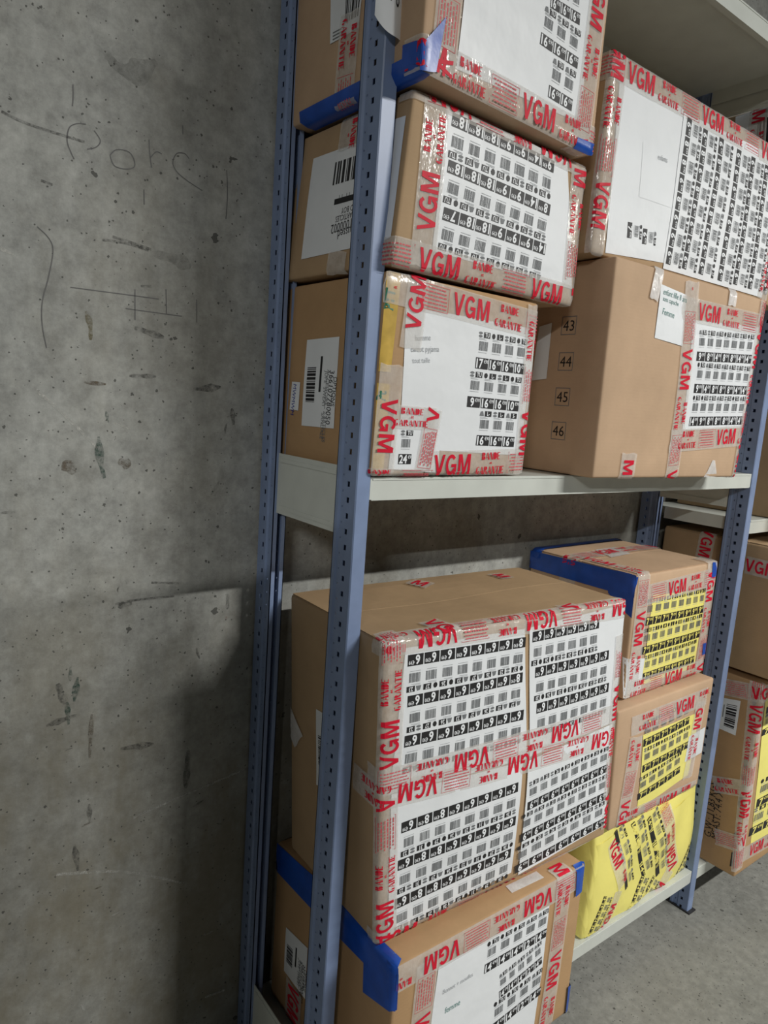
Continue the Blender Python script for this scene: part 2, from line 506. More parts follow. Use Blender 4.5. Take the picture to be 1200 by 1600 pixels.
# ---- carton sizes and what is stuck on each face (metres, in face coordinates)
BOX = {
 'A': dict(o=[0.031, -0.028, 1.275], yaw=0.6, w=0.342, d=0.29, h=0.302, warp=[-0.0092, -0.0083, -0.0059, -0.0075], items=[
   ["sheet","front",[[0.0406,0.2566],[0.3414,0.2571],[0.3416,0.0335],[0.0479,0.0424]],"white",[[[0.2107,0.1864],[0.3048,0.186],"17 16 16 10","TU L- TU TU",1],[[0.1996,0.1222],[0.2978,0.1211],"9 16 16 10","TU L- L- TU",1],[[0.2294,0.0587],[0.2954,0.058],"16 16 16","L- L- S-",1]]],
   ["sheet","front",[[0.0332,0.0865],[0.1325,0.0772],[0.1327,0.004],[0.0309,0.0094]],"white",[[[0.0613,0.0255],[0.089,0.0257],"24","TU",1]]],
   ["text","front",[0.062,0.2118],[0.0943,0.2164],"homme",0.009,"pencil"],
   ["text","front",[0.0549,0.1947],[0.1343,0.2028],"carrot pyjama",0.009,"pencil"],
   ["text","front",[0.0593,0.1778],[0.1294,0.1852],"tout taille",0.008,"pencil"],
   ["tape","front",[-0.003,0.2804],[0.3773,0.2618],0.048,0.1378,"vgm"],
   ["tape","front",[0.1065,0.0145],[0.3832,0.0244],0.048,0.0166,"vgm"],
   ["tape","front",[-0.0181,0.0007],[0.1027,-0.0001],0.02,-0.1,"vgm"],
   ["tape","front",[0.0523,0.1944],[0.0645,0.3365],0.042,0.0286,"vgm"],
   ["tape","front",[0.0225,0.1677],[0.0187,-0.0176],0.042,0.0505,"vgm"],
   ["tape","front",[0.335,0.2969],[0.3413,0.0007],0.048,0.1803,"vgm"],
   ["tape","front",[0.1005,0.0072],[0.1113,0.105],0.035,-0.172,"vgm"],
   ["tape","front",[0.0302,0.0912],[0.1171,0.09],0.036,-0.095,"vgm"],
   ["patch","front",[[0.0002,0.3038],[0.0269,0.3037],[0.0199,0.1561],[-0.002,0.1562]],"yellowtape"],
   ["patch","front",[[-0.0027,0.1392],[0.0204,0.1389],[0.0218,0.0004],[0.0008,0.0006]],"yellowtape"],
   ["text","front",[0.0072,0.2465],[0.0104,0.2982],"PTT",0.016,"green"],
   ["text","front",[0.0058,0.1131],[0.0071,0.138],"Pt",0.016,"green"],
   ["label_a","left",[[0.0818,0.2075],[0.1808,0.2099],[0.1818,0.0633],[0.0797,0.0616]],"white",[]],
   ["patch","left",[[0.0394,0.1362],[0.0679,0.1356],[0.0664,0.0866],[0.0353,0.0873]],"white"],
   ["text","left",[0.0509,0.1319],[0.0465,0.0878],"MWMWM",0.011,"penblue"]]),
 'B': dict(o=[0.032, -0.043, 1.584], yaw=2.2, w=0.412, d=0.3, h=0.24, warp=[-0.0106, 0.0074, 0.0084, 0.009], items=[
   ["sheet","front",[[0.0635,0.241],[0.3543,0.235],[0.4064,0.0289],[0.0697,0.0312]],"white",[[[0.3031,0.2166],[0.0923,0.221],"9 14 9 9 18 18 18","TU",1],[[0.3028,0.1464],[0.0937,0.1545],"8 14 9 9 18 18 18","TU",1],[[0.3031,0.0816],[0.0963,0.0873],"14 9 9 9 18 18 7","TU",1]]],
   ["tape","front",[0.054,0.0052],[0.0425,0.2736],0.048,0.0504,"vgm"],
   ["tape","front",[0.418,0.242],[-0.0295,0.2518],0.048,0.0527,"vgm"],
   ["tape","front",[-0.0492,0.0156],[0.4496,0.011],0.048,0.0947,"vgm"],
   ["tape","front",[0.3897,0.2336],[0.4006,0.0303],0.048,-0.05,"vgm"],
   ["sheet","left",[[0.2626,0.2065],[0.2911,0.2054],[0.2916,0.0381],[0.2716,0.0335]],"white",[]],
   ["label_b","left",[[0.0559,0.1965],[0.1907,0.1932],[0.1945,0.0335],[0.0541,0.0321]],"white",[]],
   ["tape","left",[0.156,0.2569],[0.1545,0.1901],0.05,-0.085,"vgm"],
   ["tape","left",[0.1641,0.0322],[0.1608,-0.0038],0.05,-0.085,"vgm"]]),
 'C': dict(o=[0.021, -0.078, 1.832], yaw=3.3, w=0.41, d=0.32, h=0.36, warp=[0.0007, -0.0, 0.0, 0.0], items=[
   ["sheet","front",[[0.0692,0.1481],[0.36,0.2346],[0.3602,0.0379],[0.0654,0.0221]],"white",[[[0.2656,0.1811],[0.3196,0.1841],"16 16 16","TU",1],[[0.2543,0.1232],[0.3225,0.1218],"16 16 16","TU",1],[[0.2872,0.0586],[0.3204,0.0575],"16 16","TU",1]]],
   ["tape","front",[-0.0346,0.0216],[0.4436,0.0196],0.048,0.2462,"vgm"],
   ["tape","front",[0.0425,0.1489],[0.0391,0.0076],0.048,-0.13,"vgm"],
   ["tape","front",[0.3769,0.2699],[0.3691,-0.0226],0.048,0.0009,"vgm"],
   ["patch","front",[[-0.0013,0.0314],[0.0361,0.0768],[0.0258,0.0048],[-0.0015,-0.0003]],"blue"],
   ["patch","front",[[0.3574,0.014],[0.4177,0.0175],[0.41,-0.0023],[0.3553,-0.0037]],"blue"],
   ["patch","left",[[0.0292,0.0171],[0.3178,0.0229],[0.3198,-0.0176],[0.0333,-0.0275]],"blue"],
   ["patch","left",[[0.2837,0.0397],[0.32,0.0364],[0.3209,0.006],[0.284,0.0128]],"blue"],
   ["label_c","left",[[0.1014,0.193],[0.1887,0.1816],[0.1782,0.0958],[0.1076,0.096]],"white",[]],
   ["tape","left",[0.1599,0.1236],[0.1474,-0.0204],0.05,-0.09,"vgm"]]),
 'D': dict(o=[0.506, -0.074, 1.272], yaw=-0.9, w=0.544, d=0.34, h=0.405, warp=[0.0022, -0.0154, -0.0026, 0.0131], items=[
   ["sheet","front",[[0.2602,0.3245],[0.5267,0.3428],[0.5517,0.1159],[0.2808,0.1007]],"white",[[[0.3061,0.2556],[0.5045,0.2689],"9 8 14 8 8 14 14","TU",1],[[0.3152,0.1898],[0.5123,0.199],"9 14 8 8 8 14 14","TU",1],[[0.3175,0.121],[0.5164,0.1308],"14 9 8 8 8 14 14","TU",1]]],
   ["sheet","front",[[0.14,0.3767],[0.2273,0.3692],[0.2329,0.269],[0.1379,0.275]],"white",[]],
   ["text","front",[0.1491,0.3649],[0.2229,0.3598],"enfant fille 8 ans",0.011,"greenpen"],
   ["text","front",[0.15,0.3518],[0.1966,0.3486],"sans capuche",0.009,"greenpen"],
   ["text","front",[0.1535,0.328],[0.1869,0.3251],"Femme",0.012,"greenpen"],
   ["tape","front",[0.216,0.3427],[0.6,0.349],0.048,0.06,"vgm"],
   ["tape","front",[0.2426,0.3978],[0.2729,-0.0208],0.048,0.1323,"vgm"],
   ["tape","front",[0.241,0.0769],[0.5844,0.0997],0.048,0.1849,"vgm"],
   ["tape","front",[0.5404,0.4002],[0.5528,-0.0195],0.048,0.3172,"vgm"],
   ["tape","front",[0.1063,0.0496],[0.106,-0.02],0.05,0.0,"m"],
   ["tape","front",[0.1329,0.4232],[0.1199,0.345],0.028,0.02,"clear"],
   ["tape","front",[0.3967,0.4265],[0.3978,0.3717],0.03,0.02,"clear"],
   ["patch","front",[[0.4281,0.0385],[0.4392,0.0386],[0.4646,-0.0035],[0.4075,-0.0003]],"scrap"],
   ["boxnum","left",[0.2491,0.2857],[0.2645,0.285],"43",0.02,"black"],
   ["boxnum","left",[0.2507,0.2176],[0.2662,0.2175],"44",0.02,"black"],
   ["boxnum","left",[0.2506,0.1498],[0.2662,0.1504],"45",0.02,"black"],
   ["boxnum","left",[0.2485,0.0834],[0.2643,0.0845],"46",0.02,"black"],
   ["sheet","left",[[0.1763,0.2865],[0.2086,0.2925],[0.2086,0.1839],[0.1704,0.1795]],"white",[]]]),
 'E': dict(o=[0.465, -0.046, 1.679], yaw=0, w=0.76, d=0.3, h=0.337, warp=[0, 0, 0, 0], items=[
   ["sheet","front",[[0.025,0.3019],[0.2304,0.307],[0.2424,0.0213],[0.0399,0.006]],"white",[[[0.1033,0.0576],[0.1067,0.0214],"7","23",1],[[0.152,0.0555],[0.1548,0.023],"6","23",1]]],
   ["sheet","front",[[0.1125,0.2155],[0.2265,0.2211],[0.2274,0.123],[0.1188,0.1203]],"white",[]],
   ["text","front",[0.162,0.2024],[0.2214,0.2046],"enfants",0.01,"pencil"],
   ["sheet","front",[[0.2308,0.3007],[0.7182,0.3211],[0.6445,0.0127],[0.228,0.0094]],"white",[[[0.2522,0.2786],[0.2432,0.0358],"6 8 8 6 8 6 6 6","23 26 27",1],[[0.3113,0.2751],[0.3018,0.0364],"6 8 6 8 6 6 6 6","23 26",1],[[0.375,0.2753],[0.3675,0.0364],"6 8 6 8 8 6 6 6","23 27",1],[[0.4502,0.2726],[0.4452,0.0351],"6 6 6 6 6 6 6 6","23",1],[[0.5142,0.274],[0.5129,0.0376],"6 6 6 6 6 6 6 6","23",1],[[0.5797,0.2739],[0.58,0.0384],"6 6 6 6 6 6 6 6","23",1],[[0.6492,0.2759],[0.6548,0.0382],"6 6 6 6 6 6 6 6","26",1]]],
   ["tape","front",[-0.0225,0.3138],[0.8103,0.3163],0.048,0.0678,"vgm"],
   ["tape","front",[0.018,0.3587],[0.0096,-0.005],0.048,0.2338,"vgm"],
   ["tape","front",[0.6674,0.2677],[0.6439,0.0086],0.048,-0.17,"vgm"]]),
 'F': dict(o=[0.033, -0.082, 0.492], yaw=-1.4, w=0.615, d=0.3, h=0.531, warp=[0.0236, 0.0188, -0.007, -0.0122], items=[
   ["sheet","front",[[0.0429,0.5183],[0.314,0.513],[0.3363,0.2579],[0.0191,0.2742]],"white",[[[0.3012,0.4883],[0.0631,0.4959],"8 6 6 6 6 6 6 6","27 23 26",1],[[0.2985,0.4219],[0.0645,0.4271],"8 6 6 6 6 6 6 6","27 23 26",1],[[0.3046,0.3487],[0.0606,0.3591],"6 6 6 6 6 6 6 6","23 27 26",1]]],
   ["sheet","front",[[0.3256,0.5138],[0.6161,0.5253],[0.6043,0.2681],[0.3432,0.2588]],"white",[[[0.5123,0.4952],[0.3495,0.4947],"6 6 6 6 6 6","26 23",1],[[0.5518,0.424],[0.3614,0.4244],"6 6 6 6 6 6 6","20 23 26",1],[[0.5611,0.3522],[0.3699,0.3527],"6 6 6 6 6 6 6","23 26",1]]],
   ["sheet","front",[[0.0217,0.2735],[0.3243,0.2558],[0.3175,0.0216],[0.0231,0.0101]],"white",[[[0.2975,0.2071],[0.0597,0.2062],"6 6 6 6 6 8 8 6","26 29 31 23",1],[[0.2979,0.1371],[0.0554,0.1374],"6 6 6 6 6 8 8 6","26 29 31 23",1],[[0.293,0.0689],[0.0511,0.0661],"6 6 6 6 6 8 8 6","26 29 31 23",1]]],
   ["sheet","front",[[0.3385,0.2521],[0.6003,0.2661],[0.6052,0.0295],[0.3382,0.0083]],"white",[[[0.3594,0.157],[0.581,0.1659],"6 6 6 6 6 6 6 6","20 23 26",1],[[0.3489,0.092],[0.585,0.101],"6 6 6 6 6 6 6 6","23 20",1],[[0.3457,0.0251],[0.5821,0.0385],"6 6 6 6 6 6 6","26 20",1]]],
   ["tape","front",[0.6447,0.5194],[-0.0262,0.5331],0.048,0.2438,"vgm"],
   ["tape","front",[0.613,0.2849],[-0.0318,0.2984],0.048,0.3777,"vgm"],
   ["tape","front",[0.6252,0.2359],[-0.071,0.2775],0.048,0.2589,"vgm"],
   ["tape","front",[-0.0239,0.002],[0.6173,-0.0331],0.048,0.0273,"vgm"],
   ["tape","front",[0.016,0.2921],[0.0172,0.5647],0.048,0.0278,"vgm"],
   ["tape","front",[0.0175,-0.0095],[0.0117,0.2651],0.048,0.0057,"vgm"],
   ["tape","front",[0.61,0.4618],[0.6173,0.0225],0.048,0.1065,"vgm"],
   ["tape","top",[0.2614,0.2693],[0.2801,0.2257],0.045,0.0,"m"],
   ["tape","top",[0.4895,0.2586],[0.4913,0.2111],0.04,0.0,"m"],
   ["tape","top",[0.1279,0.0486],[0.1391,-0.019],0.048,0.0,"vgm"],
   ["tape","top",[0.4481,0.0246],[0.447,-0.0146],0.048,0.0,"vgm"],
   ["tape","left",[-0.0203,0.2958],[0.039,0.2496],0.05,0.0,"clear"],
   ["label_a","left",[[0.1033,0.3428],[0.1827,0.3502],[0.186,0.2102],[0.1055,0.195]],"white",[]]]),
 'G': dict(o=[0.061, -0.131, 0.134], yaw=0.4, w=0.498, d=0.39, h=0.35, warp=[0.0, 0.0, -0.0003, -0.0001], items=[
   ["sheet","front",[[0.0965,0.3076],[0.3892,0.302],[0.3851,0.0201],[0.0831,0.1001]],"white",[[[0.2313,0.2456],[0.3715,0.2438],"14 14 14 12 14","TU",1],[[0.2742,0.17],[0.3712,0.1845],"14 14 14 12 14","TU",1],[[0.2692,0.1033],[0.375,0.1107],"14 14 12 14","TU",1]]],
   ["text","front",[0.1114,0.2527],[0.1974,0.2517],"Bonnet + moufles",0.009,"pencil"],
   ["text","front",[0.1206,0.2111],[0.1593,0.2098],"femme",0.012,"greenpen"],
   ["tape","front",[0.5012,0.325],[-0.0123,0.3277],0.048,0.357,"vgm"],
   ["tape","front",[0.0707,0.3324],[0.0612,0.1007],0.048,-0.15,"vgm"],
   ["tape","front",[0.4322,0.3742],[0.4212,-0.0457],0.048,0.1918,"vgm"],
   ["patch","front",[[-0.0252,0.373],[0.0043,0.3505],[0.0048,0.2721],[-0.009,0.2772]],"blue"],
   ["patch","front",[[0.4659,0.3573],[0.5021,0.3551],[0.5009,0.2915],[0.4724,0.2857]],"blue"],
   ["patch","front",[[0.4868,0.0709],[0.5113,0.0661],[0.5184,-0.0232],[0.4894,-0.0182]],"blue"],
   ["patch","top",[[0.2987,0.0198],[0.3869,0.0157],[0.3888,0.0369],[0.303,0.0401]],"scrap"],
   ["patch","left",[[-0.0242,0.3454],[0.3944,0.3697],[0.393,0.3102],[-0.0215,0.287]],"blue"],
   ["patch","left",[[0.3073,0.3638],[0.3944,0.3697],[0.3973,0.2734],[0.3178,0.2532]],"blue"],
   ["label_a","left",[[0.0547,0.1924],[0.1398,0.2077],[0.1416,0.097],[0.054,0.0924]],"white",[]],
   ["tape","left",[0.098,0.0911],[0.0949,-0.0588],0.06,0,"vgm"]]),
 'H': dict(o=[0.781, -0.021, 0.746], yaw=1.1, w=0.381, d=0.302, h=0.296, warp=[0.0131, -0.0044, -0.0001, -0.0089], items=[
   ["sheet","front",[[0.0774,0.2449],[0.3382,0.2286],[0.3257,0.0212],[0.0705,0.0237]],"yellow",[[[0.0704,0.1823],[0.3181,0.1787],"7 7 7 7 9 9 9 9","XS S M L",1],[[0.0703,0.1116],[0.3153,0.1127],"7 7 7 7 9 9 9 9","XS S M L",1],[[0.0867,0.0432],[0.306,0.0455],"7 7 7 7 9 9 9 9","XS S M L",1]]],
   ["tape","front",[0.0198,0.247],[0.4106,0.2609],0.048,0.1225,"vgm"],
   ["tape","front",[0.0368,0.4861],[0.0295,0.0031],0.048,0.2753,"vgm"],
   ["tape","front",[0.0072,0.0204],[0.369,0.0134],0.048,0.1706,"vgm"],
   ["tape","front",[0.3514,0.3378],[0.3579,0.003],0.048,0.0595,"vgm"],
   ["sheet","front",[[-0.0126,0.1022],[0.0716,0.0908],[0.0692,0.0014],[-0.0006,0.003]],"white",[]],
   ["patch","left",[[-0.0381,0.291],[0.3019,0.2969],[0.3025,0.2467],[-0.0325,0.2476]],"blue"],
   ["patch","left",[[0.2325,0.2955],[0.3019,0.2969],[0.3011,0.1984],[0.2381,0.2418]],"blue"],
   ["patch","front",[[-0.01,0.295],[0.0059,0.2934],[-0.0103,0.2085],[-0.0178,0.2065]],"blue"],
   ["patch","front",[[0.3501,0.2963],[0.3809,0.2954],[0.3806,0.2598],[0.3535,0.2591]],"blue"],
   ["patch","front",[[0.3537,0.0827],[0.3817,0.0818],[0.383,0.0516],[0.359,0.0504]],"blue"],
   ["patch","top",[[-0.0201,0.315],[0.4039,0.3151],[0.3829,0.274],[-0.0419,0.2675]],"blue"],
   ["tape","top",[-0.0985,0.1807],[0.5271,0.1797],0.048,0.2067,"vgm"],
   ["patch","top",[[0.1533,0.2134],[0.2433,0.2146],[0.2098,0.1453],[0.1169,0.1413]],"scrap"]]),
 'I': dict(o=[0.747, -0.048, 0.44], yaw=0.2, w=0.41, d=0.32, h=0.301, warp=[0.0111, -0.0015, -0.0104, 0.0031], items=[
   ["sheet","front",[[0.0993,0.2217],[0.3551,0.2194],[0.3433,0.0491],[0.1119,0.0221]],"yellow",[[[0.1186,0.2005],[0.2909,0.2083],"7 7 7 7 7 7","M L XL",1],[[0.1252,0.1326],[0.3015,0.1398],"7 7 7 7 7 7","M L XL",1],[[0.1244,0.0606],[0.2772,0.0764],"7 7 7 7 7","M L XL",1]]],
   ["sheet","front",[[0.3174,0.162],[0.3975,0.1689],[0.3982,0.0971],[0.3132,0.0929]],"white",[]],
   ["tape","front",[0.0513,0.253],[0.3797,0.2582],0.048,0.1827,"vgm"],
   ["tape","front",[0.3534,0.2493],[0.3389,0.0413],0.048,-0.0081,"vgm"],
   ["tape","front",[0.0734,0.2235],[0.0488,-0.0162],0.048,0.1592,"vgm"],
   ["tape","front",[0.0356,0.0131],[0.3929,-0.0012],0.048,0.1761,"vgm"]]),
 'J': dict(o=[0.757, -0.015, 0.131], yaw=1.1, w=0.488, d=0.28, h=0.305, warp=[0, 0, 0, 0], items=[
   ["sheet","front",[[-0.092,0.2593],[0.4971,0.241],[0.5049,0.0002],[-0.0099,0.0074]],"yellow",[[[0.0997,0.2398],[0.1627,0.0953],"14 14 14 14","TU",1],[[0.1695,0.2397],[0.2371,0.1006],"14 14 14 14","TU",1],[[0.2385,0.0723],[0.1925,-0.0101],"14 14 14 14 14","TU",1],[[0.2351,0.2363],[0.3195,0.0666],"14 14 14 14 14","TU",1],[[0.3041,0.0427],[0.2578,-0.0137],"14 14 14 14","TU",1],[[0.4688,0.0792],[0.4173,-0.0211],"14 14 14 14 14 14","TU",1],[[0.0596,0.0952],[0.0245,0.0059],"14 14 14 14 14 14","TU",1]]],
   ["tape","front",[0.3912,0.0498],[0.3034,0.2543],0.048,0.0,"vgm"],
   ["tape","front",[0.0794,0.24],[0.1405,0.0999],0.048,0.0,"vgm"],
   ["tape","front",[0.0806,-0.0112],[0.1236,0.092],0.048,-0.0027,"vgm"],
   ["tape","front",[0.3329,-0.0235],[0.3808,0.0474],0.04,0.0,"m"]]),
 'L': dict(o=[1.335, -0.25, 0.722], yaw=0, w=0.55, d=0.5, h=0.357, warp=[0, 0, 0, 0], items=[
   ["tape","left",[0.2533,0.2965],[0.3636,0.2941],0.048,-0.0003,"vgm"],
   ["tape","left",[0.1368,0.3713],[0.1321,0.2726],0.048,-0.0036,"vgm"]]),
 'M': dict(o=[1.335, -0.1, 0.131], yaw=0, w=0.55, d=0.36, h=0.575, warp=[0, 0, 0, 0], items=[
   ["patch","left",[[0.3349,0.533],[0.3447,0.5369],[0.3454,0.4965],[0.3356,0.4925]],"blackprint"],
   ["patch","left",[[0.3359,0.4767],[0.3457,0.4808],[0.3465,0.4402],[0.3366,0.4359]],"blackprint"],
   ["patch","left",[[0.338,0.3627],[0.3478,0.3673],[0.3486,0.326],[0.3387,0.3212]],"blackprint"],
   ["patch","left",[[0.339,0.305],[0.3489,0.3099],[0.3497,0.2683],[0.3397,0.2632]],"blackprint"],
   ["patch","left",[[0.34,0.2469],[0.35,0.252],[0.3508,0.21],[0.3408,0.2047]],"blackprint"],
   ["patch","left",[[0.3422,0.1291],[0.3522,0.1348],[0.353,0.0921],[0.3429,0.0862]],"blackprint"],
   ["patch","left",[[0.3432,0.0694],[0.3533,0.0754],[0.3541,0.0324],[0.344,0.0262]],"blackprint"],
   ["sheet","front",[[0.0119,0.5459],[0.3964,0.5699],[0.4999,0.0611],[0.0696,0.0815]],"yellow",[[[0.0617,0.4981],[0.3476,0.5177],"7 7 7 7 7","M L",1],[[0.0606,0.4322],[0.3528,0.445],"7 7 7 7 7","M L",1],[[0.0991,0.2077],[0.4076,0.2035],"7 7 7 7 7","M L",1],[[0.0878,0.1214],[0.4112,0.1067],"7 7 7 7 7","M L",1]]],
   ["tape","front",[-0.0167,0.5906],[0.0138,0.0177],0.048,0.0756,"vgm"],
   ["tape","front",[0.0104,0.0627],[0.5614,0.0302],0.048,0.0583,"vgm"],
   ["tape","left",[0.2313,0.528],[0.3881,0.5517],0.048,-0.15,"vgm"],
   ["tape","left",[0.2672,0.2415],[0.3782,0.2768],0.048,-0.095,"vgm"],
   ["tape","left",[0.293,0.0912],[0.387,0.1108],0.048,-0.175,"vgm"],
   ["label_d","left",[[0.2559,0.4983],[0.3052,0.5083],[0.306,0.4061],[0.2562,0.4075]],"white",[]],
   ["text","left",[0.2718,0.079],[0.2639,0.3032],"G.W.: 11.83 KGS",0.021,"black"],
   ["text","left",[0.2923,0.0827],[0.283,0.326],"MEAST: 74.4 X 59",0.021,"black"]]),
 'K': dict(o=[1.4, -0.12, 1.147], yaw=0, w=0.5, d=0.38, h=0.4, warp=[0, 0, 0, 0], items=[
   ]),
 'N': dict(o=[1.33, -0.02, 1.8], yaw=0, w=0.5, d=0.28, h=0.42, warp=[0, 0, 0, 0], items=[
   ["label_c","left",[[0.0594,0.4277],[0.1823,0.4334],[0.1944,0.2996],[0.0732,0.2862]],"white",[]],
   ["tape","left",[0.1213,0.4661],[0.1284,0.3066],0.048,0.0,"vgm"]])}
PEN=[[[-0.3289,1.8154],[-0.3285,1.8015],[-0.3295,1.7854]],[[-0.3108,1.7658],[-0.3234,1.763],[-0.3341,1.754],[-0.3369,1.7355],[-0.3323,1.7224],[-0.3269,1.7123]],[[-0.2986,1.7602],[-0.2896,1.7481],[-0.2959,1.7373],[-0.3088,1.731]],[[-0.2751,1.7316],[-0.2657,1.7415],[-0.2482,1.7434],[-0.2394,1.7351],[-0.2385,1.7232],[-0.2518,1.7169],[-0.2673,1.7169],[-0.2732,1.7247],[-0.2751,1.7316]],[[-0.216,1.7695],[-0.2144,1.749],[-0.2111,1.7288]],[[-0.2131,1.7436],[-0.2043,1.7543],[-0.1952,1.7532]],[[-0.1502,1.7575],[-0.1582,1.7634],[-0.171,1.7601],[-0.177,1.745],[-0.1703,1.7329],[-0.1528,1.7232],[-0.126,1.7134]],[[-0.084,1.7558],[-0.0811,1.7174],[-0.0825,1.6776]],[[-0.3782,1.606],[-0.3625,1.5927],[-0.3566,1.5754],[-0.3627,1.5374],[-0.3717,1.4988],[-0.3719,1.4651],[-0.3659,1.4316]],[[-0.332,1.5264],[-0.2653,1.5275],[-0.1955,1.5284]],[[-0.249,1.506],[-0.1557,1.5059]],[[-0.2345,1.538],[-0.2337,1.4899]],[[-0.1838,1.5456],[-0.1821,1.5067]],[[-0.1305,1.5368],[-0.1293,1.4987]],[[-0.2227,1.6933],[-0.2219,1.6703]],[[-0.1623,1.8052],[-0.1615,1.7918]]]
SCR=[[[-0.4233,1.7513],[-0.3891,1.744],[-0.3125,1.7402]],[[-0.2855,1.6047],[-0.2503,1.6063],[-0.2137,1.602]],[[-0.2701,1.6122],[-0.2383,1.6085],[-0.2096,1.604]],[[-0.3727,1.6715],[-0.3571,1.6691]],[[-0.2251,1.5443],[-0.2085,1.5468]],[[-0.199,1.0469],[-0.1482,1.0403]],[[-0.2598,1.0147],[-0.2296,1.018],[-0.157,1.0175]]]
WHI=[[[-0.3848,1.3706],[-0.3412,1.332],[-0.2909,1.2807]],[[-0.2631,1.3231],[-0.2382,1.3136]],[[-0.2235,0.6059],[-0.1274,0.6222],[0.0054,0.6404]],[[-0.3537,0.5426],[-0.2406,0.5041],[-0.1223,0.434]],[[-0.0713,0.1549],[-0.0259,0.1497]]]
BLOB=[["soot",0.022,[[-0.2053,1.5987],[-0.1668,1.5954],[-0.1423,1.5873]]],["soot",0.016,[[-0.2821,1.8725],[-0.2689,1.8608]]],["soot",0.03,[[-0.2726,1.8613],[-0.242,1.8585],[-0.2069,1.8862]]],["soot",0.008,[[-0.2415,1.3999],[-0.1972,1.4026]]],["soot",0.012,[[-0.2344,1.4776],[-0.2156,1.4737],[-0.1856,1.4676]]],["soot",0.012,[[-0.1319,1.3858],[-0.08,1.393]]],["olive",0.009,[[-0.3096,1.494],[-0.303,1.4734],[-0.3021,1.4507]]],["green",0.012,[[-0.289,1.2994],[-0.2868,1.2641],[-0.2793,1.2313]]],["green",0.005,[[-0.2778,1.3411],[-0.2736,1.3227]]],["brown",0.018,[[-0.2575,1.2601],[-0.2373,1.2525]]],["green",0.01,[[-0.32,0.895],[-0.3252,0.8528]]],["green",0.006,[[-0.3309,0.9173],[-0.3317,0.8905]]],["soot",0.014,[[-0.3511,0.8897],[-0.3393,0.8513]]],["soot",0.008,[[-0.0531,1.0097],[-0.053,0.9797]]],["red",0.004,[[-0.0546,0.9658],[-0.0554,0.9609]]],["soot",0.012,[[-0.2554,1.0097],[-0.2317,1.0136]]],["soot",0.01,[[-0.0589,1.3566],[-0.0543,1.3269]]],["brown",0.02,[[-0.3412,1.2596],[-0.3259,1.2391]]],["soot",0.01,[[-0.3689,0.8195],[-0.321,0.8281]]],["soot",0.014,[[-0.1223,0.7123],[-0.1252,0.6347]]],["soot",0.012,[[-0.248,0.7474],[-0.1886,0.7421]]],["soot",0.008,[[-0.3003,0.6579],[-0.2993,0.6234]]],["soot",0.01,[[-0.3246,0.588],[-0.3182,0.5364]]],["green",0.008,[[-0.3365,0.8552],[-0.334,0.8136]]],["brown",0.008,[[-0.297,0.8236],[-0.2999,0.7442]]]]


# ------------------------------------------------------------------ lettering
_glyph = {}


def glyph(text, bold=0.0):
    """Filled outline of a short string as flat triangles; height 1, left edge at 0."""
    key = (text, bold)
    if key not in _glyph:
        cu = bpy.data.curves.new('lettering', 'FONT')
        cu.body = text
        cu.resolution_u = 2
        cu.offset = bold
        ob = bpy.data.objects.new('lettering', cu)
        C.objects.link(ob)
        dg = bpy.context.evaluated_depsgraph_get()
        ev = ob.evaluated_get(dg)
        me = ev.to_mesh()
        vs_ = [(v.co.x, v.co.y) for v in me.vertices]
        fs = [tuple(p.vertices) for p in me.polygons]
        ev.to_mesh_clear()
        bpy.data.objects.remove(ob)
        bpy.data.curves.remove(cu)
        if vs_:
            x0 = min(v[0] for v in vs_)
            w = max(v[0] for v in vs_) - x0
            vs_ = [((v[0] - x0) / .70, v[1] / .70) for v in vs_]
            _glyph[key] = (vs_, fs, w / .70)
        else:
            _glyph[key] = ([], [], .4)
    return _glyph[key]


R_ = lambda a, b, c, d: [(a, b), (c, b), (c, d), (a, d)]
STENCIL = {
    'B': [R_(0, 0, .22, 1), [(.28, .55), (.5, .55), (.62, .65), (.62, .88), (.5, 1), (.28, 1)], [(.28, 0), (.52, 0), (.68, .12), (.68, .4), (.52, .5), (.28, .5)]],
    'A': [[(0, 0), (.07, 0), (.37, .95), (.31, .98)], [(.33, 1), (.43, 1), (.8, 0), (.5, 0)], R_(.16, .28, .44, .35)],
    'N': [R_(0, 0, .07, 1), [(.07, 1), (.33, 1), (.70, 0), (.45, 0)], R_(.66, 0, .73, 1)],
    'D': [R_(0, 0, .22, 1), [(.28, 0), (.5, 0), (.75, .25), (.75, .75), (.5, 1), (.28, 1)]],
    'E': [R_(0, 0, .22, 1), R_(.27, 0, .6, .1), R_(.27, .45, .5, .56), R_(.27, .9, .6, 1)],
    'G': [[(.3, 0), (.3, 1), (.1, .85), (0, .5), (.1, .15)], R_(.36, .9, .62, 1), R_(.42, 0, .64, .42)],
    'R': [R_(0, 0, .22, 1), [(.28, .5), (.5, .5), (.64, .62), (.64, .88), (.5, 1), (.28, 1)], [(.3, .45), (.5, .45), (.78, 0), (.52, 0)]],
    'T': [R_(.25, 0, .47, .85), R_(0, .9, .72, 1)],
    'I': [R_(0, 0, .22, 1)],
}


def _g():
    out = []
    n = 14
    for i in range(n):
        a0, a1 = (math.radians(42 + (330 - 42) * k / n) for k in (i, i + 1))
        out.append([(.45 + .45 * math.cos(a0), .5 + .51 * math.sin(a0)), (.45 + .45 * math.cos(a1), .5 + .51 * math.sin(a1)),
                    (.45 + .25 * math.cos(a1), .5 + .335 * math.sin(a1)), (.45 + .25 * math.cos(a0), .5 + .335 * math.sin(a0))])
    return out + [R_(.47, .37, .90, .53), R_(.74, .02, .90, .40)]


